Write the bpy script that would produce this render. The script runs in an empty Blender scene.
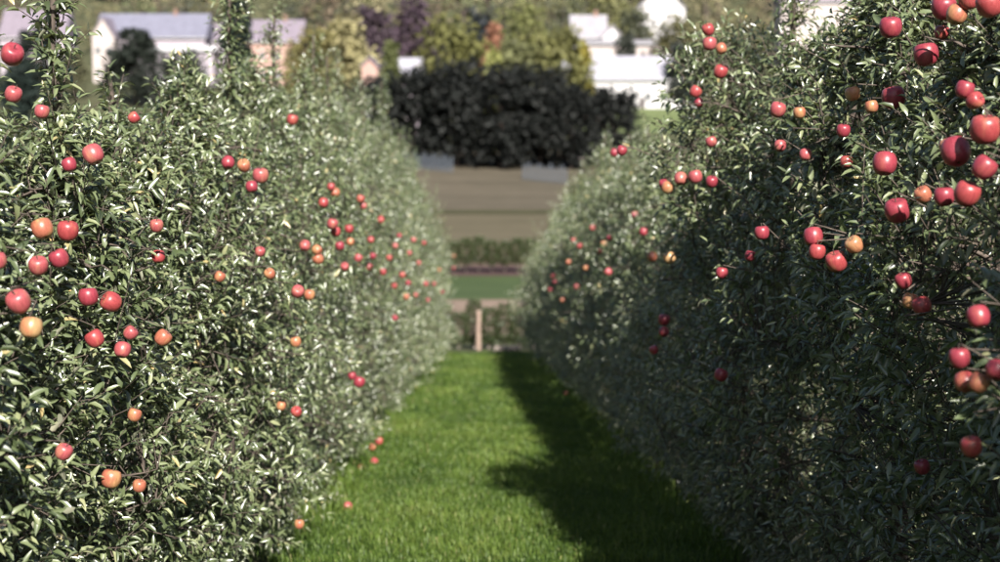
import bpy, math, random
import numpy as np
from mathutils import Vector, Matrix

# ------------------------------------------------------------------ camera, sky, sun, exposure
SC = bpy.context.scene
COL = SC.collection
F = 1500.0                      # focal length in photo pixels (photo is 1000 px wide)
PITCH = math.atan(181 / F)      # the true horizon lies at photo row 100
YAW = 15 / F                    # the alley runs a little left of the optical axis
CAM = Vector((0, 0, 1.65))
cd = bpy.data.cameras.new('camera'); cam = bpy.data.objects.new('camera', cd); COL.objects.link(cam)
cd.sensor_width = 36; cd.lens = F / 1000 * 36; cd.clip_start = 0.1; cd.clip_end = 4000
cam.location = CAM
cam.rotation_euler = (math.pi / 2 - PITCH, 0, -YAW)
cd.dof.use_dof = True; cd.dof.focus_distance = 5.5; cd.dof.aperture_fstop = 2.3
SC.camera = cam

SUN_EL, SUN_AZ = math.radians(38), math.radians(14)      # behind the camera, to its right
TO_SUN = Vector((math.sin(SUN_AZ) * math.cos(SUN_EL), -math.cos(SUN_AZ) * math.cos(SUN_EL), math.sin(SUN_EL)))
W = bpy.data.worlds.new('World'); SC.world = W; W.use_nodes = True
nt = W.node_tree; bgn = nt.nodes['Background']
sky = nt.nodes.new('ShaderNodeTexSky'); sky.sky_type = 'NISHITA'; sky.sun_disc = False
sky.sun_elevation = SUN_EL; sky.sun_rotation = math.atan2(TO_SUN.x, TO_SUN.y)
sky.air_density = 1.0; sky.dust_density = 1.5
nt.links.new(sky.outputs[0], bgn.inputs[0]); bgn.inputs[1].default_value = 0.05
sd = bpy.data.lights.new('sun', 'SUN'); sd.energy = 5.0; sd.angle = math.radians(0.53); sd.color = (1.0, 0.95, 0.87)
sun = bpy.data.objects.new('sun', sd); COL.objects.link(sun); sun.location = (0, 0, 30)
sun.rotation_euler = TO_SUN.to_track_quat('Z', 'Y').to_euler()
vs = SC.view_settings; vs.view_transform = 'Standard'; vs.look = 'None'; vs.gamma = 1; vs.exposure = 1.35
vs.use_curve_mapping = False
SC.render.engine = 'CYCLES'
cy = SC.cycles; cy.max_bounces = 6; cy.diffuse_bounces = 3; cy.glossy_bounces = 2; cy.transmission_bounces = 4
cy.transparent_max_bounces = 4; cy.caustics_reflective = False; cy.caustics_refractive = False
cy.use_denoising = True

rng = np.random.default_rng(11); random.seed(11)
cB = cam.rotation_euler.to_matrix()

def ray(px, py):
    return (cB @ Vector(((px - 500) / F, (281 - py) / F, -1))).normalized()

# ------------------------------------------------------------------ terrain profile (height over distance)
PY = np.array([-40, 0, 39, 48, 60, 75, 95, 112, 130, 160, 200, 240, 270, 300, 330, 400, 500, 700, 1000, 2200.])
PZ = np.array([5.2, 0, -5.07, -6.1, -7.2, -8.5, -10.3, -11.25, -11.25, -10.1, -7.6, -5.2, -1.9, 1.6, 6.6, 17, 35, 80, 150, 330.])

def gz(y):
    """ground height, a smoothed polyline"""
    y = np.asarray(y, float); s = np.zeros_like(y)
    k = np.where(y < 45, 0.0, np.clip((y - 45) * 0.08, 0, 9))
    for o in (-1, -.5, 0, .5, 1): s = s + np.interp(y + o * k, PY, PZ)
    return s / 5
def g1(y): return float(gz(np.array([y]))[0])

def ground_hit(px, py, d0=3, d1=900):
    r = ray(px, py); ds = np.geomspace(d0, d1, 9000) / r.y
    z = CAM.z + r.z * ds - gz(r.y * ds)
    i = np.argmax(z <= 0)
    return Vector((r.x * ds[i], r.y * ds[i], float(gz(r.y * ds[i]))))

def at(px, py, D):
    """point seen at a pixel on the plane y = D"""
    r = ray(px, py); return CAM + r * (D / r.y)

# ------------------------------------------------------------------ materials
def new_mat(name):
    m = bpy.data.materials.new(name); m.use_nodes = True
    n = m.node_tree; n.nodes.clear(); out = n.nodes.new('ShaderNodeOutputMaterial')
    return m, n, out

def principled(n, **kw):
    p = n.nodes.new('ShaderNodeBsdfPrincipled')
    for k, v in kw.items(): p.inputs[k].default_value = v
    return p

def ramp(n, stops):
    r = n.nodes.new('ShaderNodeValToRGB'); e = r.color_ramp.elements
    while len(e) < len(stops): e.new(0.5)
    for i, (p, c) in enumerate(stops): e[i].position = p; e[i].color = (*c, 1)
    return r

def noise(n, scale, detail=4, coord=None, rough=.55):
    t = n.nodes.new('ShaderNodeTexNoise'); t.inputs['Scale'].default_value = scale
    t.inputs['Detail'].default_value = detail; t.inputs['Roughness'].default_value = rough
    if coord: n.links.new(coord, t.inputs['Vector'])
    return t

def objcoord(n, kind='Object'):
    return n.nodes.new('ShaderNodeTexCoord').outputs[kind]

def leaf_mat(name, stops_front, stops_back, rough=.42, spec=.5, transl=.22, tcol=(.25, .32, .05)):
    m, n, out = new_mat(name)
    a = n.nodes.new('ShaderNodeAttribute'); a.attribute_name = 'tone'
    rf = ramp(n, stops_front); rb = ramp(n, stops_back)
    n.links.new(a.outputs['Fac'], rf.inputs[0]); n.links.new(a.outputs['Fac'], rb.inputs[0])
    geo = n.nodes.new('ShaderNodeNewGeometry')
    mx = n.nodes.new('ShaderNodeMix'); mx.data_type = 'RGBA'
    n.links.new(geo.outputs['Backfacing'], mx.inputs['Factor'])
    n.links.new(rf.outputs[0], mx.inputs['A']); n.links.new(rb.outputs[0], mx.inputs['B'])
    p = principled(n, Roughness=rough); p.inputs['Specular IOR Level'].default_value = spec
    n.links.new(mx.outputs['Result'], p.inputs['Base Color'])
    t = n.nodes.new('ShaderNodeBsdfTranslucent'); t.inputs[0].default_value = (*tcol, 1)
    s = n.nodes.new('ShaderNodeMixShader'); s.inputs[0].default_value = transl
    n.links.new(p.outputs[0], s.inputs[1]); n.links.new(t.outputs[0], s.inputs[2])
    n.links.new(s.outputs[0], out.inputs[0])
    return m

M = {}
M['leaf'] = leaf_mat('apple_leaf',
    [(0, (.026, .036, .015)), (.32, (.078, .102, .044)), (.7, (.16, .188, .094)), (.92, (.25, .26, .14)), (1, (.38, .28, .12))],
    [(0, (.18, .185, .135)), (.6, (.27, .27, .20)), (1, (.36, .34, .24))], rough=.33, spec=1.0, transl=.12, tcol=(.24, .30, .08))
M['crop_leaf'] = leaf_mat('crop_leaf', [(0, (.02, .032, .014)), (.6, (.045, .066, .028)), (1, (.12, .125, .06))],
    [(0, (.09, .11, .06)), (1, (.16, .16, .1))], rough=.5)
M['grass'] = leaf_mat('grass_blade', [(0, (.035, .066, .010)), (.45, (.085, .138, .022)), (.85, (.15, .20, .042)), (1, (.25, .24, .10))],
    [(0, (.04, .072, .012)), (.5, (.08, .125, .022)), (1, (.18, .19, .06))], rough=.5, spec=.3, transl=.3, tcol=(.14, .22, .025))

def bark(name, c1, c2, scale=30):
    m, n, out = new_mat(name); t = noise(n, scale, 6, objcoord(n)); r = ramp(n, [(.3, c1), (.7, c2)])
    p = principled(n, Roughness=.85); n.links.new(t.outputs[0], r.inputs[0]); n.links.new(r.outputs[0], p.inputs['Base Color'])
    b = n.nodes.new('ShaderNodeBump'); b.inputs['Strength'].default_value = .5; b.inputs['Distance'].default_value = .01
    n.links.new(t.outputs[0], b.inputs['Height']); n.links.new(b.outputs[0], p.inputs['Normal']); n.links.new(p.outputs[0], out.inputs[0])
    return m
M['bark'] = bark('apple_bark', (.035, .025, .02), (.11, .085, .068))
M['dark_bark'] = bark('dark_bark', (.03, .022, .02), (.09, .065, .055), 8)
M['wood'] = bark('weathered_wood', (.16, .11, .085), (.34, .25, .2), 14)
M['post'] = bark('dark_post_wood', (.02, .017, .015), (.06, .05, .045), 14)

def apple_mat(name, over, ground, cover, rough=.36):
    over = tuple(c * .62 + .012 for c in over); ground = tuple(c * .62 + .012 for c in ground)
    m, n, out = new_mat(name); oc = objcoord(n)
    info = n.nodes.new('ShaderNodeObjectInfo')
    mp = n.nodes.new('ShaderNodeMapping'); mp.inputs['Scale'].default_value = (1, 1, .35)
    ad = n.nodes.new('ShaderNodeVectorMath'); ad.operation = 'ADD'
    mul = n.nodes.new('ShaderNodeMath'); mul.operation = 'MULTIPLY'; mul.inputs[1].default_value = 13
    n.links.new(info.outputs['Random'], mul.inputs[0])
    n.links.new(oc, ad.inputs[0]); n.links.new(mul.outputs[0], ad.inputs[1]); n.links.new(ad.outputs[0], mp.inputs[0])
    big = noise(n, 1.6, 3, mp.outputs[0]); streak = noise(n, 9, 4, mp.outputs[0])
    r1 = ramp(n, [(cover - .12, ground), (cover + .06, over)]); n.links.new(big.outputs[0], r1.inputs[0])
    mx = n.nodes.new('ShaderNodeMix'); mx.data_type = 'RGBA'; mx.blend_type = 'MULTIPLY'; mx.inputs['Factor'].default_value = .55
    r2 = ramp(n, [(.35, (.55, .5, .5)), (.62, (1, 1, 1))]); n.links.new(streak.outputs[0], r2.inputs[0])
    n.links.new(r1.outputs[0], mx.inputs['A']); n.links.new(r2.outputs[0], mx.inputs['B'])
    p = principled(n, Roughness=rough); p.inputs['Specular IOR Level'].default_value = .45
    sp = noise(n, 60, 2, oc); rs = ramp(n, [(.66, (0, 0, 0)), (.72, (1, 1, 1))]); n.links.new(sp.outputs[0], rs.inputs[0])
    m2 = n.nodes.new('ShaderNodeMix'); m2.data_type = 'RGBA'; n.links.new(rs.outputs[0], m2.inputs['Factor'])
    n.links.new(mx.outputs['Result'], m2.inputs['A']); m2.inputs['B'].default_value = (*[min(1, c * 1.2 + .1) for c in over], 1)
    n.links.new(m2.outputs['Result'], p.inputs['Base Color']); n.links.new(p.outputs[0], out.inputs[0])
    return m
M['crimson'] = apple_mat('apple_crimson', (.37, .035, .06), (.44, .08, .075), .40)
M['red'] = apple_mat('apple_red', (.44, .055, .06), (.53, .17, .10), .42)
M['pink'] = apple_mat('apple_pink_red', (.48, .09, .10), (.56, .21, .14), .44)
M['orange'] = apple_mat('apple_orange', (.50, .15, .085), (.58, .30, .13), .48)
M['yellow'] = apple_mat('apple_yellow_orange', (.54, .22, .10), (.62, .38, .17), .5)
M['calyx'] = bark('calyx_brown', (.03, .02, .01), (.10, .07, .03), 60)

def ground_mat(name, stops, s1=.6, s2=8, bump=.3, rough=.95, stretch=None, bd=.03):
    stops = [(p, tuple(v * .62 for v in c)) for p, c in stops]
    m, n, out = new_mat(name); oc = objcoord(n)
    if stretch:
        mp = n.nodes.new('ShaderNodeMapping'); mp.inputs['Scale'].default_value = stretch; n.links.new(oc, mp.inputs[0]); oc = mp.outputs[0]
    a = noise(n, s1, 5, oc); b = noise(n, s2, 6, oc)
    mx = n.nodes.new('ShaderNodeMath'); mx.operation = 'MULTIPLY_ADD'; mx.inputs[1].default_value = .55
    h = n.nodes.new('ShaderNodeMath'); h.operation = 'MULTIPLY'; h.inputs[1].default_value = .45
    n.links.new(b.outputs[0], h.inputs[0]); n.links.new(a.outputs[0], mx.inputs[0]); n.links.new(h.outputs[0], mx.inputs[2])
    r = ramp(n, stops); n.links.new(mx.outputs[0], r.inputs[0])
    p = principled(n, Roughness=rough); p.inputs['Specular IOR Level'].default_value = .15
    n.links.new(r.outputs[0], p.inputs['Base Color'])
    bm = n.nodes.new('ShaderNodeBump'); bm.inputs['Strength'].default_value = bump; bm.inputs['Distance'].default_value = bd
    n.links.new(b.outputs[0], bm.inputs['Height']); n.links.new(bm.outputs[0], p.inputs['Normal']); n.links.new(p.outputs[0], out.inputs[0])
    return m
M['soil'] = ground_mat('orchard_soil', [(.35, (.06, .046, .026)), (.5, (.06, .07, .025)), (.65, (.11, .09, .055))], 1.2, 14)
M['turf'] = ground_mat('alley_turf', [(.35, (.025, .06, .01)), (.5, (.045, .1, .016)), (.68, (.075, .11, .03))], 1.5, 30)
M['hill'] = ground_mat('hillside', [(.35, (.06, .07, .035)), (.55, (.095, .098, .052)), (.7, (.14, .125, .07))], .03, .3, .1)
M['earth'] = ground_mat('bare_earth', [(.35, (.24, .17, .13)), (.65, (.36, .27, .21))], .3, 3)
M['meadow'] = ground_mat('meadow', [(.35, (.055, .085, .03)), (.65, (.085, .12, .045))], .2, 3)
M['olive_field'] = ground_mat('olive_field', [(.35, (.10, .088, .055)), (.55, (.135, .115, .075)), (.7, (.17, .14, .095))], .12, 1.2, stretch=(.35, 1.5, 1))
M['brown_field'] = ground_mat('brown_field', [(.35, (.09, .078, .055)), (.55, (.13, .11, .08)), (.7, (.18, .15, .11))], .1, 1.2, stretch=(.35, 1.5, 1))
M['pink_field'] = ground_mat('pale_stubble', [(.35, (.17, .12, .085)), (.65, (.25, .18, .135))], .15, 1.5, stretch=(.35, 1.5, 1))
M['weed_strip'] = ground_mat('weedy_headland', [(.35, (.05, .05, .025)), (.65, (.085, .08, .04))], .4, 3)
M['shade_soil'] = ground_mat('painted_shade_soil', [(.35, (.07, .042, .04)), (.65, (.14, .085, .08))], .5, 4)  # red-brown soil, its colour darkened to stand for shade among the trunks
M['lawn'] = ground_mat('lawn', [(.35, (.15, .19, .075)), (.65, (.19, .23, .10))], .2, 2)

def plain(name, c, rough=.7, var=.12, scale=.8, spec=.3):
    c = tuple(v * .62 for v in c)
    m, n, out = new_mat(name); t = noise(n, scale, 5, objcoord(n))
    r = ramp(n, [(.3, tuple(v * (1 - var) for v in c)), (.7, tuple(min(1, v * (1 + var)) for v in c))])
    p = principled(n, Roughness=rough); p.inputs['Specular IOR Level'].default_value = spec
    n.links.new(t.outputs[0], r.inputs[0]); n.links.new(r.outputs[0], p.inputs['Base Color']); n.links.new(p.outputs[0], out.inputs[0])
    return m
M['white'] = plain('white_render', (.72, .70, .72)); M['cream'] = plain('cream_render', (.62, .54, .52)); M['lilac'] = plain('lilac_render', (.50, .44, .50))
M['pinkwall'] = plain('pink_render', (.55, .36, .31)); M['roof_mauve'] = plain('mauve_roof', (.26, .22, .27), .6); M['roof_blue'] = plain('blue_grey_roof', (.22, .22, .29), .6)
M['roof_pale'] = plain('pale_metal_roof', (.46, .45, .52), .45); M['roof_grey'] = plain('grey_roof', (.38, .36, .40), .6); M['frame'] = plain('window_frame_white', (.7, .7, .7))
M['glass'] = plain('window_glass', (.05, .06, .075), .12, spec=.7); M['door'] = plain('door_paint', (.12, .10, .10)); M['brick'] = plain('chimney_brick', (.33, .2, .16))
M['net'] = plain('pale_blue_boards', (.085, .10, .125), .7); M['guard'] = plain('pale_guard', (.6, .5, .45), .6); M['tile_orange'] = plain('orange_tile', (.48, .2, .12))
M['stone'] = plain('pale_stone', (.45, .38, .33), .9)

# ------------------------------------------------------------------ mesh helpers
def mesh_from(name, co, faces_list, mats, attr=None, matidx=None, smooth=False):
    """faces_list: list of int arrays (n, k)"""
    me = bpy.data.meshes.new(name)
    co = np.asarray(co, np.float32)
    loops = np.concatenate([f.reshape(-1) for f in faces_list]).astype(np.int32)
    tot = np.concatenate([np.full(len(f), f.shape[1], np.int32) for f in faces_list])
    st = np.concatenate([[0], np.cumsum(tot)[:-1]]).astype(np.int32)
    me.vertices.add(len(co)); me.vertices.foreach_set('co', co.ravel())
    me.loops.add(len(loops)); me.loops.foreach_set('vertex_index', loops)
    me.polygons.add(len(tot)); me.polygons.foreach_set('loop_start', st); me.polygons.foreach_set('loop_total', tot)
    for m in mats: me.materials.append(m)
    if matidx is not None: me.polygons.foreach_set('material_index', np.asarray(matidx, np.int32))
    if smooth: me.polygons.foreach_set('use_smooth', np.ones(len(tot), bool))
    if attr is not None:
        a = me.attributes.new('tone', 'FLOAT', 'POINT'); a.data.foreach_set('value', np.asarray(attr, np.float32))
    me.update(calc_edges=True)
    return me

def link(name, data, parent=None, loc=None, **props):
    o = bpy.data.objects.new(name, data); COL.objects.link(o)
    if parent: o.parent = parent
    if loc is not None: o.location = loc
    for k, v in props.items(): o[k] = v
    return o
def thing(name, label, cat, loc=(0, 0, 0), group=None, data=None):
    o = link(name, data, None, loc, label=label, category=cat)
    if group: o['group'] = group
    return o

class MB:
    """collects boxes, prisms and tubes into one mesh"""
    def __init__(s): s.v = []; s.f = []
    def add(s, vs_, fs):
        b = len(s.v); s.v += [tuple(v) for v in vs_]; s.f += [tuple(i + b for i in f) for f in fs]; return s
    def box(s, x0, x1, y0, y1, z0, z1):
        return s.add([(x, y, z) for z in (z0, z1) for y in (y0, y1) for x in (x0, x1)],
                     [(0, 2, 3, 1), (4, 5, 7, 6), (0, 1, 5, 4), (1, 3, 7, 5), (3, 2, 6, 7), (2, 0, 4, 6)])
    def prism(s, pts, y0, y1):
        n = len(pts)
        return s.add([(x, y0, z) for x, z in pts] + [(x, y1, z) for x, z in pts],
                     [tuple(range(n)), tuple(range(2 * n - 1, n - 1, -1))] + [(i, i + n, (i + 1) % n + n, (i + 1) % n) for i in range(n)])
    def tube(s, pts, rad, k=6):
        b = len(s.v)
        for i, p in enumerate(pts):
            p = Vector(p); q = Vector(pts[min(i + 1, len(pts) - 1)]) - Vector(pts[max(i - 1, 0)])
            q.normalize(); a = q.cross(Vector((0.3, 1, 0.1))).normalized(); c = q.cross(a)
            for j in range(k):
                t = 2 * math.pi * j / k; s.v.append(tuple(p + (a * math.cos(t) + c * math.sin(t)) * rad[i]))
        for i in range(len(pts) - 1):
            for j in range(k):
                s.f.append((b + i * k + j, b + i * k + (j + 1) % k, b + (i + 1) * k + (j + 1) % k, b + (i + 1) * k + j))
        s.f.append(tuple(b + (len(pts) - 1) * k + j for j in range(k))); s.f.append(tuple(b + j for j in reversed(range(k))))
        return s
    def mesh(s, name, mat, smooth=False):
        me = bpy.data.meshes.new(name); me.from_pydata(s.v, [], s.f); me.materials.append(mat)
        if smooth: me.polygons.foreach_set('use_smooth', np.ones(len(me.polygons), bool))
        me.update(); return me
    def build(s, name, mat, parent=None, loc=None, smooth=False, **props):
        return link(name, s.mesh(name, mat, smooth), parent, loc, **props)

# ------------------------------------------------------------------ the setting: terrain sheets
def sheet(name, mat, xs, ys, lift=0.0, label=None, wob=0.0):
    xs = np.asarray(xs, float); ys = np.asarray(ys, float)
    X, Y = np.meshgrid(xs, ys)
    Z = gz(Y) + lift
    if wob: X = X + wob * (np.sin(Y * 1.7 + X) + np.sin(Y * 4.3 + 2 * X)) * (np.abs(X) > 1)
    co = np.stack([X, Y, Z], -1).reshape(-1, 3); nx = len(xs)
    i = np.arange((len(ys) - 1) * (nx - 1)); r, c = i // (nx - 1), i % (nx - 1); a = r * nx + c
    o = link(name, mesh_from(name, co, [np.stack([a, a + 1, a + nx + 1, a + nx], 1)], [mat], smooth=True))
    o['kind'] = 'structure'
    if label: o['label'] = label
    return o
YS = np.concatenate([np.linspace(-40, 60, 101), np.linspace(62, 300, 120), np.linspace(310, 1000, 70), np.linspace(1050, 2200, 12)])
def yr(a, b): return np.concatenate([[a], YS[(YS > a + .05) & (YS < b - .05)], [b]])
sheet('terrain', M['hill'], np.concatenate([[-1500, -600, -250], np.linspace(-120, 120, 13), [250, 600, 1500]]), YS)
sheet('orchard_ground', M['soil'], [-14, -7, -3.5, 0, 3.5, 7, 14], yr(-12, 41), .02)
sheet('grass_alley', M['turf'], [-1.28, -1.1, 0, 1.2, 1.5], yr(-12, 40.4), .028, wob=.05)
sheet('bare_earth', M['earth'], [-60, -20, 0, 20, 60], yr(50, 78), .03)
sheet('meadow_strip', M['meadow'], [-70, -20, 0, 20, 70], yr(78, 107.5), .03)
sheet('painted_shade_strip', M['shade_soil'], [-75, -20, 0, 20, 75], yr(107.5, 117), .03)  # dark ground painting the shade of the cross row's trunk zone
sheet('stubble_strip', M['pink_field'], [-80, -20, 0, 20, 80], yr(117, 133), .03)
sheet('olive_field', M['olive_field'], [-90, -30, 0, 30, 90], yr(133, 156), .03)
sheet('weedy_headland', M['weed_strip'], [-90, -30, 0, 30, 90], yr(156, 160), .05)
sheet('brown_field', M['brown_field'], [-110, -30, 0, 30, 110], yr(160, 226), .03)
sheet('lawn', M['lawn'], np.linspace(14, 60, 9), yr(252, 286), .04)

# ------------------------------------------------------------------ leaves, vectorised
T_FULL = np.array([(0, 0, 0), (.3, 1, 1), (.3, 0, 0), (.3, -1, 1), (.68, .78, .78), (.68, 0, 0), (.68, -.78, .78), (1, 0, 0)])
F_FULL = ([(0, 3, 2), (0, 2, 1), (5, 6, 7), (4, 5, 7)], [(2, 3, 6, 5), (1, 2, 5, 4)])
T_SIMP = np.array([(0, 0, 0), (.42, 1, 1), (.45, 0, 0), (.42, -1, 1), (1, 0, 0)])
F_SIMP = ([(0, 3, 2), (0, 2, 1), (2, 3, 4), (1, 2, 4)], [])

def nrm(a): return a / np.maximum(np.linalg.norm(a, axis=-1, keepdims=True), 1e-9)

def leaf_mesh(name, L, mats, simple=False):
    """L: dict of arrays P, e1, e3, len, wid, fold, droop, tone"""
    T, Fc = (T_SIMP, F_SIMP) if simple else (T_FULL, F_FULL)
    e1, e3 = L['e1'], L['e3']; e2 = np.cross(e3, e1); n = len(e1); k = len(T)
    ln = L['len'][:, None]; hw = (L['wid'] * .5)[:, None]
    tx = T[None, :, 0] * ln; ty = T[None, :, 1] * hw
    tz = T[None, :, 2] * hw * L['fold'][:, None] - L['droop'][:, None] * ln * T[None, :, 0] ** 2
    co = L['P'][:, None, :] + tx[..., None] * e1[:, None] + ty[..., None] * e2[:, None] + tz[..., None] * e3[:, None]
    b = np.arange(n)[:, None] * k
    fl = []
    for fs in Fc:
        if fs: fs = np.array(fs); fl.append((b[:, :, None] + fs[None]).reshape(-1, fs.shape[1]))
    return mesh_from(name, co.reshape(-1, 3), fl, mats, attr=np.repeat(L['tone'], k))

def shoots_to_leaves(B, A, SL, N, r, size=(.042, .076), wid=(.26, .38)):
    """leaves set spirally along shoots; B base, A axis, SL length, N leaf count"""
    idx = np.repeat(np.arange(len(B)), N); n = len(idx)
    k = np.concatenate([np.arange(m) for m in N]); t = (k + .6) / N[idx]
    a = A[idx]; ref = np.where(np.abs(a[:, 2:3]) > .9, np.array([[1., 0, 0]]), np.array([[0, 0, 1.]]))
    u = nrm(np.cross(a, ref)); v = np.cross(a, u)
    az = k * 2.4 + r.uniform(0, 6.28, len(B))[idx] + r.normal(0, .35, n)
    rad = u * np.cos(az)[:, None] + v * np.sin(az)[:, None]
    ang = np.radians(72 - 42 * t ** 1.5 + r.normal(0, 12, n))[:, None]
    e1 = np.cos(ang) * a + np.sin(ang) * rad
    e1[:, 2] -= r.uniform(0.0, .38, n); e1 = nrm(e1)
    up = a * .45 + np.array(TO_SUN) * .65 + np.array([0, 0, .4]) + r.normal(0, .4, (n, 3))
    e3 = nrm(up - (up * e1).sum(1, keepdims=True) * e1)
    ln = r.uniform(*size, n) * (1 - .35 * t ** 3)
    tone = np.clip(r.beta(2.2, 3.0, n) * .95 + r.normal(0, .13, len(B))[idx], 0, .92)
    tone = np.where(r.random(n) < .012, r.uniform(.93, 1, n), tone)
    P = B[idx] + a * (t * SL[idx])[:, None] + e1 * .012
    return dict(P=P, e1=e1, e3=e3, len=ln, wid=ln * r.uniform(*wid, n), fold=r.uniform(.4, 1.25, n), droop=r.uniform(.05, .5, n), tone=tone), idx

def sub(L, m): return {k: v[m] for k, v in L.items()}

def tubes_np(p0, p1, r0, r1):
    """three-sided tapered tubes from p0 to p1"""
    n = len(p0); d = nrm(p1 - p0); ref = np.where(np.abs(d[:, 2:3]) > .9, np.array([[1., 0, 0]]), np.array([[0, 0, 1.]]))
    u = nrm(np.cross(d, ref)); v = np.cross(d, u); co = np.zeros((n, 6, 3))
    for j in range(3):
        o = math.cos(2.094 * j) * u + math.sin(2.094 * j) * v
        co[:, j] = p0 + o * r0[:, None]; co[:, 3 + j] = p1 + o * r1[:, None]
    b = np.arange(n)[:, None] * 6
    f = np.concatenate([b + np.array([[j, (j + 1) % 3, 3 + (j + 1) % 3, 3 + j]]) for j in range(3)])
    return co.reshape(-1, 3), f

# ------------------------------------------------------------------ the two apple rows
SP = 1.25
AXIS = {-1: 1.66, 1: 1.78}
NT = 29
TY = {s: [3.25 + (0.45 if s > 0 else 0) + SP * k for k in range(NT)] for s in (-1, 1)}
def bulk(s, y):
    return np.interp(y, [3, 6, 7.5, 9.5, 11.6, 14, 18, 25, 40], [2.1, 2.3, 2.55, 2.8, 3.2, 3.45, 3.7, 3.75, 3.5]) if s < 0 else np.interp(y, [2.6, 3.6, 5, 7, 8.6, 9.4, 10.2, 13, 18, 24, 40], [2.65, 2.3, 2.6, 3.05, 3.4, 2.95, 2.6, 2.65, 3.0, 3.25, 3.2])
def face_w(s, h, y):
    """half thickness of the row at height h"""
    H = bulk(s, y); q = h / H
    if s < 0: w = np.interp(q, [0, .08, .25, .5, .75, .9, 1.0, 1.05], [.42, .52, .58, .58, .52, .4, .22, .08])
    else:     w = np.interp(q, [0, .06, .2, .32, .5, .75, 1.0, 1.05], [.12, .32, .60, .72, .66, .46, .2, .08])
    if s > 0: w = w + .36 * np.exp(-((y - 8.5) / .6) ** 2) * np.clip((h - 1.7) / .8, 0, 1) * (q < 1.04)
    w = w * np.interp(y, [12, 22, 39], [1, 1.22, 1.5])
    # the nearest trees are slimmer: on the left all the way up, on the right below an overhanging top
    if s < 0: w = w * np.interp(y, [5.2, 8], [.58, 1])
    else: w = w * (1 - np.clip((8.5 - y) / 3, 0, 1) * .6 * np.clip((.66 - q) / .25, 0, 1))
    ph = 0 if s < 0 else 2.2
    b = .07 * np.sin(y * 2.9 + h * 2.1 + ph) + .06 * np.sin(y * 6.1 - h * 3.7 + ph) + .05 * np.sin(y * 1.3 + h * 6.3 + ph)
    b = b + .06 * np.cos(2 * math.pi * (y - TY[s][0]) / SP)
    return np.maximum(w + b * np.clip(w / .5, 0, 1), .05)

def hedge_hit(s, px, py):
    r = ray(px, py); D = np.arange(3.4, 39.5, .005); k = D / r.y
    x = CAM.x + r.x * k; z = CAM.z + r.z * k; h = z - gz(D)
    inside = (np.abs(x) >= AXIS[s] - face_w(s, h, D) - .02) & (np.sign(x) == s) & (h > .1) & (h < bulk(s, D) * 1.06)
    if not inside.any(): return None
    i = int(np.argmax(inside)); return Vector((x[i], D[i], z[i]))

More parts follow.
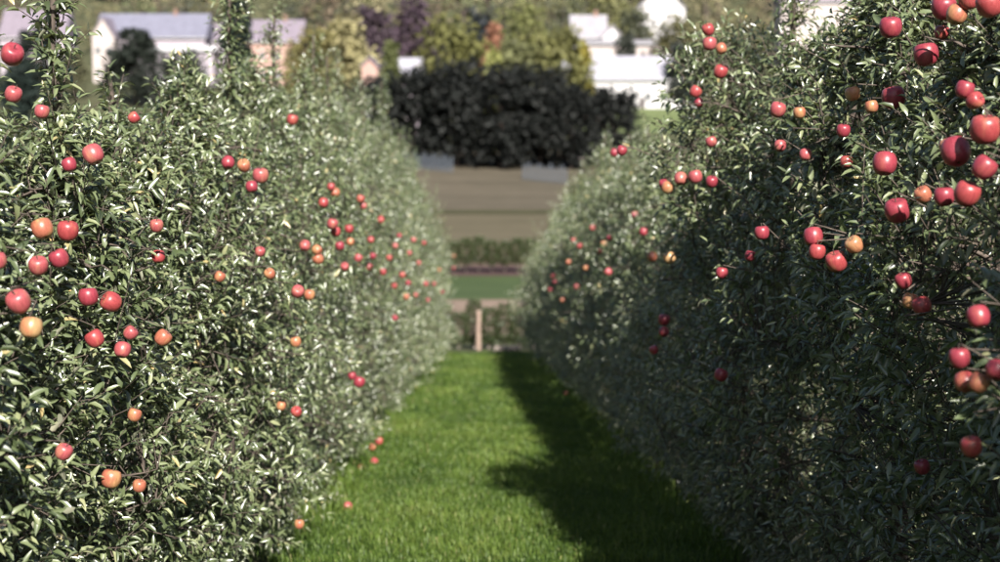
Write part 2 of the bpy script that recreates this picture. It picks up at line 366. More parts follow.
# apples read off the photograph: x, y, diameter (pixels), colour, label (None = one of the many far small ones)
LEFT = [
 (85, 155, 22, 'pink', 'single bright pink red apple hanging alone high in the left row'),
 (72, 165, 13, 'crimson', 'small dark red apple half hidden below left of a lone bright apple'),
 (33, 229, 23, 'orange', 'orange red apple, left one of the upper pair at the left edge'),
 (59, 231, 23, 'red', 'red apple, right one of the upper pair at the left edge'),
 (28, 266, 21, 'pink', 'orange pink apple below the upper pair at the left edge'),
 (50, 259, 21, 'crimson', 'shaded crimson apple tucked under the upper pair at the left edge'),
 (1, 261, 16, 'pink', 'pink apple cut by the left picture edge above a larger one'),
 (8, 302, 26, 'pink', 'large pink red apple at the left picture edge above an orange apple'),
 (20, 328, 24, 'yellow', 'yellow orange apple hanging under the large one at the left edge'),
 (80, 297, 21, 'crimson', 'dark crimson apple, left one of a close pair at a branch end'),
 (103, 302, 22, 'red', 'red orange apple, right one of a close pair at a branch end'),
 (86, 339, 20, 'red', 'red apple hanging below the close pair in the left row'),
 (114, 350, 18, 'pink', 'pink red apple partly behind a pale leaf in the left row'),
 (133, 333, 13, 'pink', 'small pink apple between two larger ones low in the left cluster'),
 (155, 338, 18, 'orange', 'orange apple at the right end of the left row cluster'),
 (159, 226, 12, 'pink', 'small pink apple alone in the middle of the left row'),
 (161, 257, 10, 'red', 'small dull red apple under a pink one in the left row'),
 (2, 55, 24, 'crimson', 'dark crimson apple cut by the left edge near the top'),
 (4, 95, 18, 'pink', 'blurred pink apple at the left edge below a dark one'),
 (45, 112, 11, 'pink', 'faint pink apple behind leaves near the top left'),
 (136, 118, 9, 'red', 'tiny red apple below the left row tree tops'),
 (255, 176, 18, 'pink', 'bright pink red apple, right end of the string of four'),
 (238, 166, 14, 'orange', 'orange red apple, middle of the string of four'),
 (222, 163, 14, 'crimson', 'dark red apple, left end of the string of four'),
 (246, 187, 13, 'crimson', 'dark red apple underneath the string of four'),
 (288, 120, 12, 'red', 'red apple high in the left row by itself'),
 (103, 479, 22, 'orange', 'orange and yellow apple low in the left row above the bottom edge'),
 (67, 452, 10, 'pink', 'small pink apple left of the low orange apple'),
 (137, 415, 9, 'orange', 'tiny orange apple above the low orange apple'),
 (142, 486, 10, 'orange', 'tiny orange brown apple right of the low orange apple'),
 (291, 412, 12, 'red', 'red apple in the lower middle of the left row'),
 (283, 406, 9, 'orange', 'tiny orange apple touching a red one in the lower left row'),
 (292, 292, 14, 'pink', 'pink apple, left one of a mid height pair in the left row'),
 (304, 295, 12, 'orange', 'orange apple, right one of a mid height pair in the left row'),
 (290, 342, 12, 'orange', 'orange pink apple alone below the mid height pair'),
 (264, 274, 12, 'orange', 'orange apple up and left of the mid height pair'),
 (222, 277, 11, 'orange', 'orange brown apple beside a broad green leaf'),
 (262, 252, 10, 'pink', 'small pink apple above an orange one in the left row'),
 (300, 246, 12, 'pink', 'pink apple left of the far red clusters'),
 (355, 382, 14, 'crimson', 'bright crimson apple in shade low on the left row'),
 (348, 376, 9, 'crimson', 'small crimson apple touching a brighter one low on the left row'),
 (376, 441, 9, 'red', 'small red apple, upper of those at the left grass edge'),
 (369, 447, 8, 'orange', 'tiny orange apple beside the upper one at the left grass edge'),
 (374, 468, 13, 'red', 'red apple low down where the left row meets the grass'),
 (361, 474, 9, 'orange', 'small orange apple left of the low red one at the grass'),
 (294, 524, 11, 'orange', 'orange apple near the ground at the foot of the left row'),
]
FAR_LEFT = [(335, 187), (339, 193), (367, 206), (364, 199), (384, 220), (337, 224), (340, 232), (354, 242), (374, 240), (376, 256), (372, 267),
 (398, 246), (402, 236), (412, 253), (421, 263), (397, 286), (411, 283), (418, 295), (409, 297), (428, 284), (436, 284), (322, 250), (323, 259),
 (349, 267), (455, 268), (455, 256), (462, 290), (398, 318), (353, 229), (344, 246), (328, 203), (392, 258), (405, 275), (441, 270), (444, 292), (430, 300), (386, 272), (362, 258), (426, 243), (416, 240)]
RIGHT = [
 (899, 28, 30, 'crimson', 'large crimson apple near the top with leaf across its lower side'),
 (935, 55, 30, 'crimson', 'large glossy crimson apple, lower one near the top right'),
 (939, 33, 16, 'red', 'narrow strip of an orange red apple between two large ones'),
 (953, 8, 30, 'crimson', 'crimson apple cut by the top edge beside an orange red one'),
 (966, 15, 22, 'orange', 'orange red apple behind a crimson one at the top edge'),
 (978, 0, 22, 'red', 'orange red apple cut by the top edge near the corner'),
 (999, 5, 28, 'red', 'red apple in the top right corner'),
 (902, 98, 27, 'crimson', 'round crimson apple alone on leaves below the top right cluster'),
 (860, 94, 16, 'yellow', 'orange apple left of a round crimson apple'),
 (869, 107, 11, 'orange', 'small orange brown apple below a brighter orange one'),
 (975, 90, 20, 'crimson', 'crimson apple above the right edge cluster beside yellow leaves'),
 (971, 101, 11, 'red', 'small red apple under a crimson one beside yellow leaves'),
 (996, 130, 34, 'red', 'large red apple cut by the right picture edge'),
 (967, 152, 32, 'crimson', 'large dark crimson apple in the right edge cluster'),
 (945, 147, 15, 'orange', 'orange red apple partly behind a pale leaf left of the cluster'),
 (894, 164, 26, 'crimson', 'crimson pink apple, upper one of two left of the right cluster'),
 (907, 211, 27, 'crimson', 'round crimson apple hanging lowest left of the right cluster'),
 (920, 195, 13, 'orange', 'small orange red apple behind the top of a round crimson one'),
 (955, 197, 22, 'crimson', 'dark red apple at the lower left of the right cluster'),
 (978, 194, 28, 'red', 'red apple with leaf shadow at the bottom of the right cluster'),
 (995, 168, 26, 'crimson', 'dark red apple at the right edge inside the cluster'),
 (851, 131, 15, 'crimson', 'deep red apple in shade above a small red one'),
 (844, 162, 13, 'red', 'small red apple under a deeply shaded one'),
 (785, 110, 17, 'pink', 'pink crimson apple, larger of a pair in the upper right row'),
 (797, 113, 11, 'orange', 'small orange red apple, right one of a pair in upper right row'),
 (714, 30, 13, 'red', 'red apple, top of the cluster near the right row end top'),
 (715, 44, 15, 'pink', 'pink red apple, middle of the upper cluster on the right row'),
 (727, 49, 12, 'orange', 'orange apple at the right of the upper cluster'),
 (726, 72, 15, 'red', 'orange red apple hanging below the upper cluster of three'),
 (701, 92, 13, 'red', 'red apple above a smaller one at the right row edge'),
 (697, 103, 10, 'crimson', 'small red apple, lower of two at the right row edge'),
 (717, 142, 12, 'pink', 'pink red apple above the string of orange pink apples'),
 (673, 188, 13, 'yellow', 'orange apple, lowest left in the string of apples'),
 (686, 179, 14, 'pink', 'orange pink apple, second in the string of apples'),
 (701, 177, 15, 'pink', 'pink apple, third in the string of apples'),
 (718, 182, 13, 'crimson', 'darker red apple, right end of the string of apples'),
 (662, 184, 9, 'crimson', 'small dark apple, left end of the string of apples'),
 (656, 257, 11, 'orange', 'orange red apple, left one of two below the string'),
 (675, 258, 13, 'yellow', 'orange apple with a twig in front, right one of two'),
 (728, 273, 13, 'crimson', 'glossy red apple alone in the shade, middle of right row'),
 (769, 233, 16, 'crimson', 'dark red apple in deep shade, middle of right row'),
 (748, 256, 11, 'crimson', 'small dark red apple between a glossy and a shaded one'),
 (822, 237, 21, 'crimson', 'dark crimson apple at the back of the shaded cluster of four'),
 (826, 252, 18, 'red', 'red apple in the shaded cluster of four, lower left'),
 (846, 262, 23, 'red', 'red apple with highlight at the bottom of the shaded cluster'),
 (864, 245, 19, 'yellow', 'yellow orange apple beside the shaded red cluster'),
 (803, 155, 11, 'pink', 'faint pink apple behind leaves in the upper right row'),
 (778, 146, 9, 'pink', 'tiny faint pink apple behind leaves in the upper right row'),
 (900, 281, 17, 'crimson', 'red apple behind a pale leaf under the bright leaf spray'),
 (907, 301, 14, 'orange', 'small orange red apple under the bright leaf spray'),
 (932, 306, 21, 'red', 'red apple striped by leaf shadow below the bright spray'),
 (990, 317, 25, 'crimson', 'dark red apple at the right edge above a shaded cluster'),
 (971, 358, 23, 'crimson', 'very dark crimson apple, top of the low right cluster'),
 (961, 382, 19, 'red', 'red apple, lower left of the low right cluster'),
 (974, 383, 21, 'orange', 'orange red apple, bottom of the low right cluster'),
 (992, 370, 21, 'crimson', 'red apple at the right edge of the low right cluster'),
 (669, 320, 13, 'crimson', 'crimson apple, upper of two stacked in the right row shade'),
 (669, 332, 11, 'crimson', 'dark crimson apple, lower of two stacked in the right row shade'),
 (659, 350, 10, 'crimson', 'small crimson apple below the stacked two'),
 (727, 375, 15, 'crimson', 'dull dark red apple alone low in the right row'),
 (919, 467, 12, 'crimson', 'dark red apple deep in shade near the bottom right'),
 (967, 447, 13, 'red', 'brownish red apple deep in shade below the low right cluster'),
 (627, 151, 11, 'crimson', 'crimson apple at the top of the right row near the gap'),
 (618, 153, 9, 'crimson', 'small crimson apple left of another at the right row top'),
]
FAR_RIGHT = [(607, 238), (601, 244), (597, 252), (605, 272), (553, 282), (551, 276), (574, 287), (577, 246), (590, 228), (566, 262), (583, 268), (548, 290),
 (640, 232), (632, 215), (560, 300), (571, 240)]

def make_apple_mesh(name, mat, lop):
    prof = [(0, .40), (.05, .385), (.14, .42), (.27, .455), (.40, .40), (.48, .24), (.5, .05), (.475, -.13), (.41, -.29), (.30, -.405), (.17, -.455), (.08, -.43), (0, -.40)]
    k = 18; v = []; f = []
    for i, (r, z) in enumerate(prof):
        for j in range(k):
            t = 2 * math.pi * j / k; q = 1 + lop * math.cos(t) + (.02 * math.cos(5 * t) if z < -.2 else 0)
            v.append((r * q * math.cos(t), r * q * math.sin(t), z * (1 + lop * .6 * math.cos(t + 1))))
    for i in range(len(prof) - 1):
        for j in range(k): f.append((i * k + j, (i + 1) * k + j, (i + 1) * k + (j + 1) % k, i * k + (j + 1) % k))
    me = bpy.data.meshes.new(name); me.from_pydata(v, [], f); me.materials.append(mat)
    me.polygons.foreach_set('use_smooth', np.ones(len(f), bool)); me.update(); return me
APPLE = {c: [make_apple_mesh('apple_' + c, M[c], l) for l in (.0, .035, -.03)] for c in ('crimson', 'red', 'pink', 'orange', 'yellow')}
STEM = MB().tube([(0, 0, .36), (.02, 0, .52), (.06, .02, .68)], [.03, .022, .028], 5).mesh('stem', M['bark'])
_c = MB()
for j in range(5):
    t = 1.2566 * j
    _c.add([(.02 * math.cos(t - 1), .02 * math.sin(t - 1), -.405), (.02 * math.cos(t + 1), .02 * math.sin(t + 1), -.405), (.085 * math.cos(t), .085 * math.sin(t), -.475), (.03 * math.cos(t), .03 * math.sin(t), -.44)], [(0, 1, 3), (1, 2, 3), (2, 0, 3), (0, 2, 1)])
CALYX = _c.mesh('calyx', M['calyx'])

apples = []   # (side, centre, diameter)
def put_apple(s, p, dia, col, label, group, tilt=.32, hide=.72):
    r = random
    o = thing('apple', label, 'apple', p, group, APPLE[col][r.randrange(3)])
    o.rotation_euler = (r.gauss(0, tilt), r.gauss(0, tilt), r.uniform(0, 6.28)); o.scale = (dia,) * 3
    link('stem', STEM, o); link('calyx', CALYX, o)
    apples.append((s, np.array(p), dia, hide))
    return o
for s, near, far, gname in ((-1, LEFT, FAR_LEFT, 'left'), (1, RIGHT, FAR_RIGHT, 'right')):
    for px, py, d, c, lab in near:
        hit = hedge_hit(s, px, py)
        if hit is None and py > 400:      # nothing to hang from: it lies on the grass at the foot of the row
            hit = ground_hit(px, py); hit.z += .055; hit.x += s * .03
        elif hit is None: hit = at(px, py, F * .072 / d)
        raw = d * hit.y / F * .94; dia = min(max(raw, .052), .084)
        # an apple that shows smaller than it can be is partly behind leaves: it hangs deeper in the crown
        hit.x -= s * (.03 if raw > .052 else -.01)
        put_apple(s, hit, dia, c, lab, 'apples on the %s row' % gname, hide=.62 if raw > .052 else .3)
    for px, py in far:
        hit = hedge_hit(s, px, py)
        if hit is None: continue
        hit.x += s * .03
        put_apple(s, hit, random.uniform(.060, .074), random.choice(['red', 'pink', 'crimson', 'pink', 'red', 'orange']),
                  'small out of focus red apple in the far part of the %s row' % gname, 'small far apples on the %s row' % gname)
# two windfalls on the grass
for px, py, c, lab in ((348, 514, 'pink', 'pink orange windfall apple lying on the grass beside the left row'), (566, 397, 'red', 'tiny red windfall apple on shaded grass at the right row')):
    p = ground_hit(px, py); p.z += .06
    put_apple(0, p, .072, c, lab, 'windfall apples', 1.2)

def tree_geo(s, y0, seed, nshoot, leader, simple, axis_x, H=None, clear=(), size=(.042, .077), deep=.5):
    """leaf set, wood arrays of one spindle tree standing at (axis_x, y0), in coordinates local to its foot"""
    r = np.random.default_rng(seed); H = H or float(bulk(s, y0))
    zb = g1(y0)
    # trunk line and limbs
    tz = np.linspace(0, max(leader, H) - .05, 12)
    tx = np.cumsum(np.r_[0, r.normal(0, .012, 11)]); ty_ = np.cumsum(np.r_[0, r.normal(0, .012, 11)])
    trunk = np.stack([tx, ty_, tz], 1)
    limbs = []
    for i in range(44):
        h = r.uniform(.35, H * .93); a = r.uniform(0, 6.28)
        w = float(face_w(s, h, y0)); L_ = w * r.uniform(.65, 1.0) * (1 + .25 * abs(math.sin(a)))
        d = np.array([math.cos(a), math.sin(a), r.uniform(.1, .6)])
        t = np.linspace(0, 1, 7)[:, None]
        base = np.array([np.interp(h, tz, tx), np.interp(h, tz, ty_), h])
        p = base + d * L_ * t + np.array([0, 0, -.3 * L_]) * t ** 2 + np.cumsum(r.normal(0, .012, (7, 3)), 0) * t
        limbs.append(p)
    LP = np.concatenate([l for l in limbs] + [trunk])
    # shoots
    n = int(nshoot * 1.0)
    H = H * r.uniform(.9, 1.06)
    h = H * (r.beta(1.2, 1.12, n) * .97 + .03)
    yy = r.uniform(-SP * .58, SP * .58, n) * np.interp(h / H, [0, .62, .85, 1], [1, 1, .62, .25])
    w = face_w(s, h, y0 + yy)
    q = r.choice([-1, 1], n, p=[.33, .67] if s < 0 else [.67, .33]); q = q * (1 if s < 0 else 1)
    rr = r.random(n) ** deep
    cl_ = np.sin(yy * 8.3 + seed) * np.sin(h * 6.7 + seed * 1.7 + yy * 2) + .6 * np.sin(yy * 15 + h * 11 + seed * .7)
    rr = np.where((cl_ < -.25) & (rr > .5), rr * r.uniform(.45, .85, n), rr)      # hollows between the clumps
    lat = q * np.clip(w - .12, .03, 1) * rr
    B = np.stack([lat, yy, h], 1)
    out = np.stack([lat / .5, yy / 1.2, (h / H - .45) * .8], 1)
    A = nrm(out * 1.1 + np.array([0, 0, .45]) + r.normal(0, .45, (n, 3)))
    SL = r.uniform(.07, .2, n); N = r.integers(7, 13, n)
    # long vigorous shoots poking out of the top and face
    m = max(8, n // (45 if y0 < 14 else 20))
    h2 = H * r.uniform(.55, 1.0, m); y2 = r.uniform(-.55, .55, m); w2 = face_w(s, h2, y0 + y2)
    l2 = r.choice([-1, 1], m) * (w2 - .1) * r.random(m) ** .5
    B2 = np.stack([l2, y2, h2], 1); A2 = nrm(np.stack([l2 * .5, r.normal(0, .25, m), np.full(m, 1.0)], 1) + r.normal(0, .18, (m, 3)))
    SL2 = r.uniform(.2, .42 if y0 < 14 else .6, m); N2 = r.integers(14, 24, m)
    parts = [(B, A, SL, N), (B2, A2, SL2, N2)]
    if leader > H:
        nl = 14; hl = np.linspace(H - .25, leader - .22, nl)
        bx = np.interp(hl, tz, tx) + r.normal(0, .02, nl); by = np.interp(hl, tz, ty_) + r.normal(0, .02, nl)
        B3 = np.stack([bx, by, hl], 1); A3 = nrm(np.array([0, 0, 1.]) + r.normal(0, .22, (nl, 3)))
        parts.append((B3, A3, np.full(nl, .26), r.integers(16, 22, nl)))
        nb = int(46 * (leader - H) / .8)
        hb = H - .2 + (leader - H) * .9 * r.random(nb) ** 1.4
        B4 = np.stack([np.interp(hb, tz, tx), np.interp(hb, tz, ty_), hb], 1); a4 = r.uniform(0, 6.28, nb)
        A4 = nrm(np.stack([np.cos(a4), np.sin(a4), np.full(nb, .7)], 1))
        parts.append((B4, A4, r.uniform(.05, .22, nb), r.integers(6, 10, nb)))
    B, A, SL, N = (np.concatenate([p[i] for p in parts]) for i in range(4))
    L, idx = shoots_to_leaves(B, A, SL, N, r, size)
    keep = np.ones(len(idx), bool)
    mid = L['P'] + L['e1'] * (L['len'] * .5)[:, None]
    spurs = []
    for (sd_, c, dia, hp) in clear:
        c = c - np.array([axis_x, y0, zb])
        v = mid - c; dist = np.linalg.norm(v, axis=1)
        keep &= dist > dia * .5 + .012
        od = np.array([-sd_ * .32, -.94, .03]); od /= np.linalg.norm(od)
        al = v @ od; pr = np.linalg.norm(v - al[:, None] * od, axis=1)
        hide = (al > 0) & (al < .7) & (pr < dia * .5 + .006)
        keep &= ~(hide & (r.random(len(keep)) < hp))
        if abs(c[1]) < SP / 2: spurs.append(c + np.array([.06 * dia, .02 * dia, .66 * dia]))
    L = sub(L, keep)
    # wood
    P0, P1, R0, R1 = [], [], [], []
    for l in limbs:
        for i in range(6):
            P0.append(l[i]); P1.append(l[i + 1]); R0.append(.011 - .0014 * i); R1.append(.011 - .0014 * (i + 1))
    T = B + A * SL[:, None] * .92
    if simple:      # far trees: only some of the thin twigs are large enough to show
        kp = r.random(len(B)) < .4; B, T = B[kp], T[kp]
    P0 = np.array(P0); P1 = np.array(P1)
    tgt = np.concatenate([B, np.array(spurs).reshape(-1, 3)])
    near = LP[np.argmin(((tgt[:, None] - LP[None]) ** 2).sum(-1), 1)]
    if spurs:
        sp_ = np.array(spurs); near[len(B):] = B[np.argmin(((sp_[:, None] - B[None]) ** 2).sum(-1), 1)]
    P0 = np.concatenate([P0, B, near]); P1 = np.concatenate([P1, T, tgt])
    R0 = np.concatenate([R0, np.full(len(B), .0032), np.full(len(tgt), .0034)]); R1 = np.concatenate([R1, np.full(len(B), .0016), np.full(len(tgt), .0022)])
    wco, wf = tubes_np(P0, P1, R0, R1)
    mb = MB().tube([tuple(p) for p in trunk], list(np.interp(trunk[:, 2], [0, .3, H, max(leader, H)], [.05, .042, .018, .008])), 8)
    tv = np.array(mb.v); q4 = np.array([f for f in mb.f if len(f) == 4]) + len(wco)
    wood = (np.concatenate([wco, tv]), [wf, q4])
    return L, wood, H

# individual leaves share these meshes
LEAFV = []
for i in range(10):
    d = dict(P=np.zeros((1, 3)), e1=np.array([[1., 0, 0]]), e3=np.array([[0, 0, 1.]]), len=np.ones(1), wid=np.array([.25 + .012 * i]),
             fold=np.array([.45 + .08 * i]), droop=np.array([.06 + .045 * ((i * 7) % 10)]), tone=np.array([.12 + .078 * ((i * 3) % 10)]))
    LEAFV.append(leaf_mesh('leaf', d, [M['leaf']]))

LEADERS = {-1: {2: 3.25, 3: 2.7, 4: 2.95, 5: 3.8, 6: 3.3, 7: 4.0, 8: 3.7, 9: 4.2, 11: 4.4, 13: 4.5, 14: 4.5}, 1: {0: 2.4, 1: 2.6, 3: 4.3, 4: 4.2, 5: 2.8, 6: 2.8, 7: 2.9, 8: 3.0, 9: 3.3, 11: 3.6, 12: 3.7, 14: 3.9}}
NEAR_N, MID_N = 5, 15
far_var = {}; r_lead = [.9, .3, .7, .15, .55, 1.0]
TL = {-1: ('leafy apple tree in the sunlit row on the left of the grass alley', 'apple trees of the left row'),
      1: ('leafy apple tree in the shaded row on the right of the grass alley', 'apple trees of the right row')}
for s in (-1, 1):
    for k in range(-2 if s > 0 else 0, NT):
        y0 = TY[s][0] + SP * k; ax = s * AXIS[s]; zb = g1(y0)
        H = float(bulk(s, y0)); leader = LEADERS[s].get(k, H + random.uniform(.1, 1.1) if k > 8 else H + random.uniform(-.1, .2))
        root = thing('apple_tree', TL[s][0], 'tree', (ax, y0, zb), TL[s][1])
        if s < 0 and k == 2: root['label'] = 'apple tree whose tall leafy leader stands highest at the far left'
        if s < 0 and k == 7: root['label'] = 'apple tree with pointed leafy top in front of the pink house'
        if s > 0 and k == 4: root['label'] = 'tall apple tree whose upper apple cluster stands beside the white hall'
        if s > 0 and k == 1: root['label'] = 'apple tree bearing the large crimson apples at the top right'
        if s < 0 and k == 1: root['label'] = 'apple tree bearing the paired apples at the left picture edge'
        if s < 0 and k == 5: root['label'] = 'apple tree with tall thin leader before the mauve roofed houses'
        cl = [a for a in apples if a[0] == s and -1.0 < a[1][1] - y0 < 1.6]
        if 0 <= k < MID_N:
            L, wood, H = tree_geo(s, y0, 100 + k + (50 if s > 0 else 0), 1200 if k < NEAR_N else 850, leader, k >= NEAR_N, ax, H, cl, deep=.5 if k < 8 else .62)
            if k < 6:
                # the leaves that stand out most from the alley face become objects of their own
                mid = L['P'] + L['e1'] * .03
                depth = -s * mid[:, 0] - face_w(s, mid[:, 2], y0 + mid[:, 1]) - .12 * mid[:, 1] + .15 * rng.random(len(mid))
                pick = np.argsort(-depth)[:230]
                msk = np.zeros(len(mid), bool); msk[pick] = True
                S = sub(L, msk); L = sub(L, ~msk)
                e2 = np.cross(S['e3'], S['e1'])
                for i in range(len(S['len'])):
                    vi = int(rng.integers(10)); o = link('leaf', LEAFV[vi], root)
                    m = Matrix.Identity(4)
                    for c_ in range(3):
                        m[c_][0] = S['e1'][i][c_] * S['len'][i]; m[c_][1] = e2[i][c_] * S['len'][i]; m[c_][2] = S['e3'][i][c_] * S['len'][i]; m[c_][3] = S['P'][i][c_]
                    o.matrix_local = m
            link('crown', leaf_mesh('crown', L, [M['leaf']], simple=k >= NEAR_N), root, kind='stuff')
            link('trunk', mesh_from('trunk', wood[0], wood[1], [M['bark']]), root)
        else:
            v = (s, k % 4)
            if v not in far_var:
                Hf = float(bulk(s, 26)); L, wood, _ = tree_geo(s, 22., 300 + k + 50 * s, 520, Hf + r_lead[k % 6] * (1 if s < 0 else .6), True, ax, Hf, (), size=(.05, .082), deep=.8)
                far_var[v] = (leaf_mesh('crown', L, [M['leaf']], simple=True), mesh_from('trunk', wood[0], wood[1], [M['bark']]))
            link('crown', far_var[v][0], root, kind='stuff'); link('trunk', far_var[v][1], root)
            sc = H / float(bulk(s, 26)) * random.uniform(.84, 1.12)
            root.scale = ((random.uniform(.92, 1.1) if k > 0 else .6) * float(np.interp(y0, [22, 39], [1, 1.23])), 1.05, sc)

# support post in the right row
p = at(582, 159, 27.5)
pp = thing('support_post', 'dark thin support post rising from the right apple row', 'post', (p.x, p.y, g1(p.y)))
MB().tube([(0, 0, -.2), (0, 0, (p.z - g1(p.y)) * .5), (0, 0, p.z - g1(p.y))], [.06, .057, .055], 8).build('shaft', M['post'], pp)
MB().box(-.07, .07, -.07, .07, p.z - g1(p.y) + .002, p.z - g1(p.y) + .03).build('cap', M['post'], pp)

# ------------------------------------------------------------------ grass of the alley
def blades(n, y0, y1, x0, x1, hmin, hmax, w, r, edge=False):
    x = r.uniform(x0, x1, n); y = r.uniform(y0, y1, n)
    pat = np.clip(.5 + .3 * np.sin(x * 5.1 + y * 1.9) * np.sin(y * 3.3 - x * 2.2) + .3 * np.sin(x * 1.7 - y * 1.1 + 1) * np.sin(y * .8 + x * 3), 0, 1)
    h = r.uniform(hmin, hmax, n) * (.55 + .9 * pat)
    a = r.uniform(0, 6.28, n); b = r.uniform(.15, .9, n)
    d = np.stack([np.cos(a), np.sin(a), np.zeros(n)], 1); sd_ = np.stack([-np.sin(a), np.cos(a), np.zeros(n)], 1)
    P = np.stack([x, y, gz(y) + .026], 1)
    midp = P + d * (h * .25 * b)[:, None] + np.array([0, 0, 1.]) * (h * .6)[:, None]
    tip = P + d * (h * .8 * b)[:, None] + np.array([0, 0, 1.]) * (h * (1 - .35 * b))[:, None]
    wv = sd_ * (w * r.uniform(.6, 1.3, n))[:, None]
    co = np.stack([P, midp - wv, tip, midp + wv], 1).reshape(-1, 3)
    tone = np.clip(r.beta(2.5, 3, n) * .8 + .4 * (pat - .5) + .12 * np.sin(y * .9 + x * 1.7), 0, .9); tone = np.where(r.random(n) < .03, r.uniform(.92, 1, n), tone)
    return co, tone
cs, ts = [], []
for (n, a, b, h0, h1, w) in ((56000, 8.6, 13, .03, .085, .0025), (44000, 13, 20, .03, .085, .0038), (36000, 20, 40.3, .035, .09, .006)):
    c_, t_ = blades(n, a, b, -1.3, 1.55, h0, h1, w, rng); cs.append(c_); ts.append(t_)
for (n, a, b, x0, x1) in ((9000, 8.6, 40, -1.5, -1.05), (9000, 8.6, 40, 1.3, 1.85)):
    c_, t_ = blades(n, a, b, x0, x1, .06, .18, .004, rng); cs.append(c_); ts.append(t_)
co = np.concatenate(cs); tn = np.concatenate(ts); q = np.arange(len(co)).reshape(-1, 4)
o = link('grass', mesh_from('grass', co, [q], [M['grass']], attr=np.repeat(tn, 4)))
o['label'] = 'mown green grass of the alley between the two tree rows'; o['category'] = 'grass'; o['kind'] = 'stuff'

# ------------------------------------------------------------------ crops and fields beyond the alley
def bush_leaves(r, n, rx, ry, z0, z1, ls, tone0=0.):
    th = r.uniform(0, 6.28, n); q = r.random(n) ** .45; z = r.uniform(0, 1, n)
    prof = np.sin(np.pi * np.clip(z * .8 + .12, 0, 1)) ** .7
    P = np.stack([rx * q * prof * np.cos(th), ry * q * prof * np.sin(th), z0 + (z1 - z0) * z], 1) + r.normal(0, .03 * rx, (n, 3))
    e1 = nrm(np.stack([np.cos(th), np.sin(th), r.uniform(-.3, .8, n)], 1) + r.normal(0, .5, (n, 3)))
    up = np.array([0, 0, 1.]) + r.normal(0, .5, (n, 3)); e3 = nrm(up - (up * e1).sum(1, keepdims=True) * e1)
    ln = r.uniform(.7, 1.3, n) * ls
    return dict(P=P, e1=e1, e3=e3, len=ln, wid=ln * .5, fold=r.uniform(.2, .8, n), droop=r.uniform(0, .3, n), tone=np.clip(r.beta(2, 2.5, n) + tone0, 0, 1))
# low bushes right behind the end of the alley
vb = [leaf_mesh('foliage', bush_leaves(rng, 1100, .3, .3, 0.16, 1.3, .1), [M['crop_leaf']], True) for _ in range(3)]
stem_b = MB().tube([(0, 0, -.05), (.01, 0, .4), (0, .01, .95)], [.016, .012, .005], 5).mesh('stem', M['bark'])
guard_b = MB().tube([(0, 0, 0), (0, 0, .12), (0, 0, .24)], [.05, .048, .047], 8).mesh('trunk_guard', M['guard'])
for i, x in enumerate(np.arange(-3.4, 3.5, .44)):
    y = 43.2 + .1 * random.random(); t = thing('young_bush', 'low leafy bush in the short row closing the end of the alley', 'bush', (float(x), y, g1(y)), 'bushes closing the end of the alley')
    link('foliage', vb[i % 3], t, kind='stuff'); link('stem', stem_b, t); link('trunk_guard', guard_b, t)
    t.rotation_euler.z = random.uniform(0, 6); t.scale = (1, 1, random.uniform(.8, 1.1))
p = ground_hit(478, 357); wp = thing('wooden_stake', 'pinkish brown wooden stake at the end of the grass alley', 'post', (p.x, 42.4, g1(42.4)))
MB().tube([(0, 0, -.2), (0, 0, .6), (.01, 0, 1.12)], [.075, .072, .07], 8).build('shaft', M['wood'], wp)
MB().tube([(.01, 0, 1.122), (.01, 0, 1.15)], [.07, .05], 8).build('bevelled_top', M['wood'], wp)
for i, px in enumerate((497, 504, 511, 517)):
    q_ = at(px, 356, 42.0); st = MB(); st.tube([(-.06, 0, .0), (-.03, .01, .07), (.04, 0, .09), (.09, 0, .03)], [.04, .07, .065, .035], 6)
    st.build('stone', M['stone'], None, (q_.x, 42.0 + .1 * i, g1(42 + .1 * i)), label=['pale stone leftmost of four at the alley end', 'pale stone second from left of four at the alley end', 'pale stone third from left of four at the alley end', 'pale stone rightmost of four at the alley end'][i], category='stone', group='stones at the alley end')
# fruit row across the meadow
vf = [leaf_mesh('crown', bush_leaves(rng, 1700, .66, .6, .62, 2.5, .16), [M['crop_leaf']], True) for _ in range(3)]
tr_f = MB().tube([(0, 0, -.1), (.02, 0, .7), (0, .02, 2.1)], [.06, .05, .015], 6)
for a in (.5, 2.2, 4.1): tr_f.tube([(.01, 0, .75), (.3 * math.cos(a), .3 * math.sin(a), 1.3), (.45 * math.cos(a), .4 * math.sin(a), 1.8)], [.03, .02, .008], 5)
tr_f = tr_f.mesh('trunk', M['dark_bark'])
for i, x in enumerate(np.arange(-9, 9.1, .95)):
    y = 111 + random.uniform(-.12, .12); t = thing('small_fruit_tree', 'small bush tree in the cross row beyond the green meadow', 'tree', (float(x), y, g1(y)), 'small trees of the cross row')
    link('crown', vf[i % 3], t, kind='stuff'); link('trunk', tr_f, t); t.rotation_euler.z = random.uniform(0, 6); t.scale = (1, 1, random.uniform(.9, 1.08))

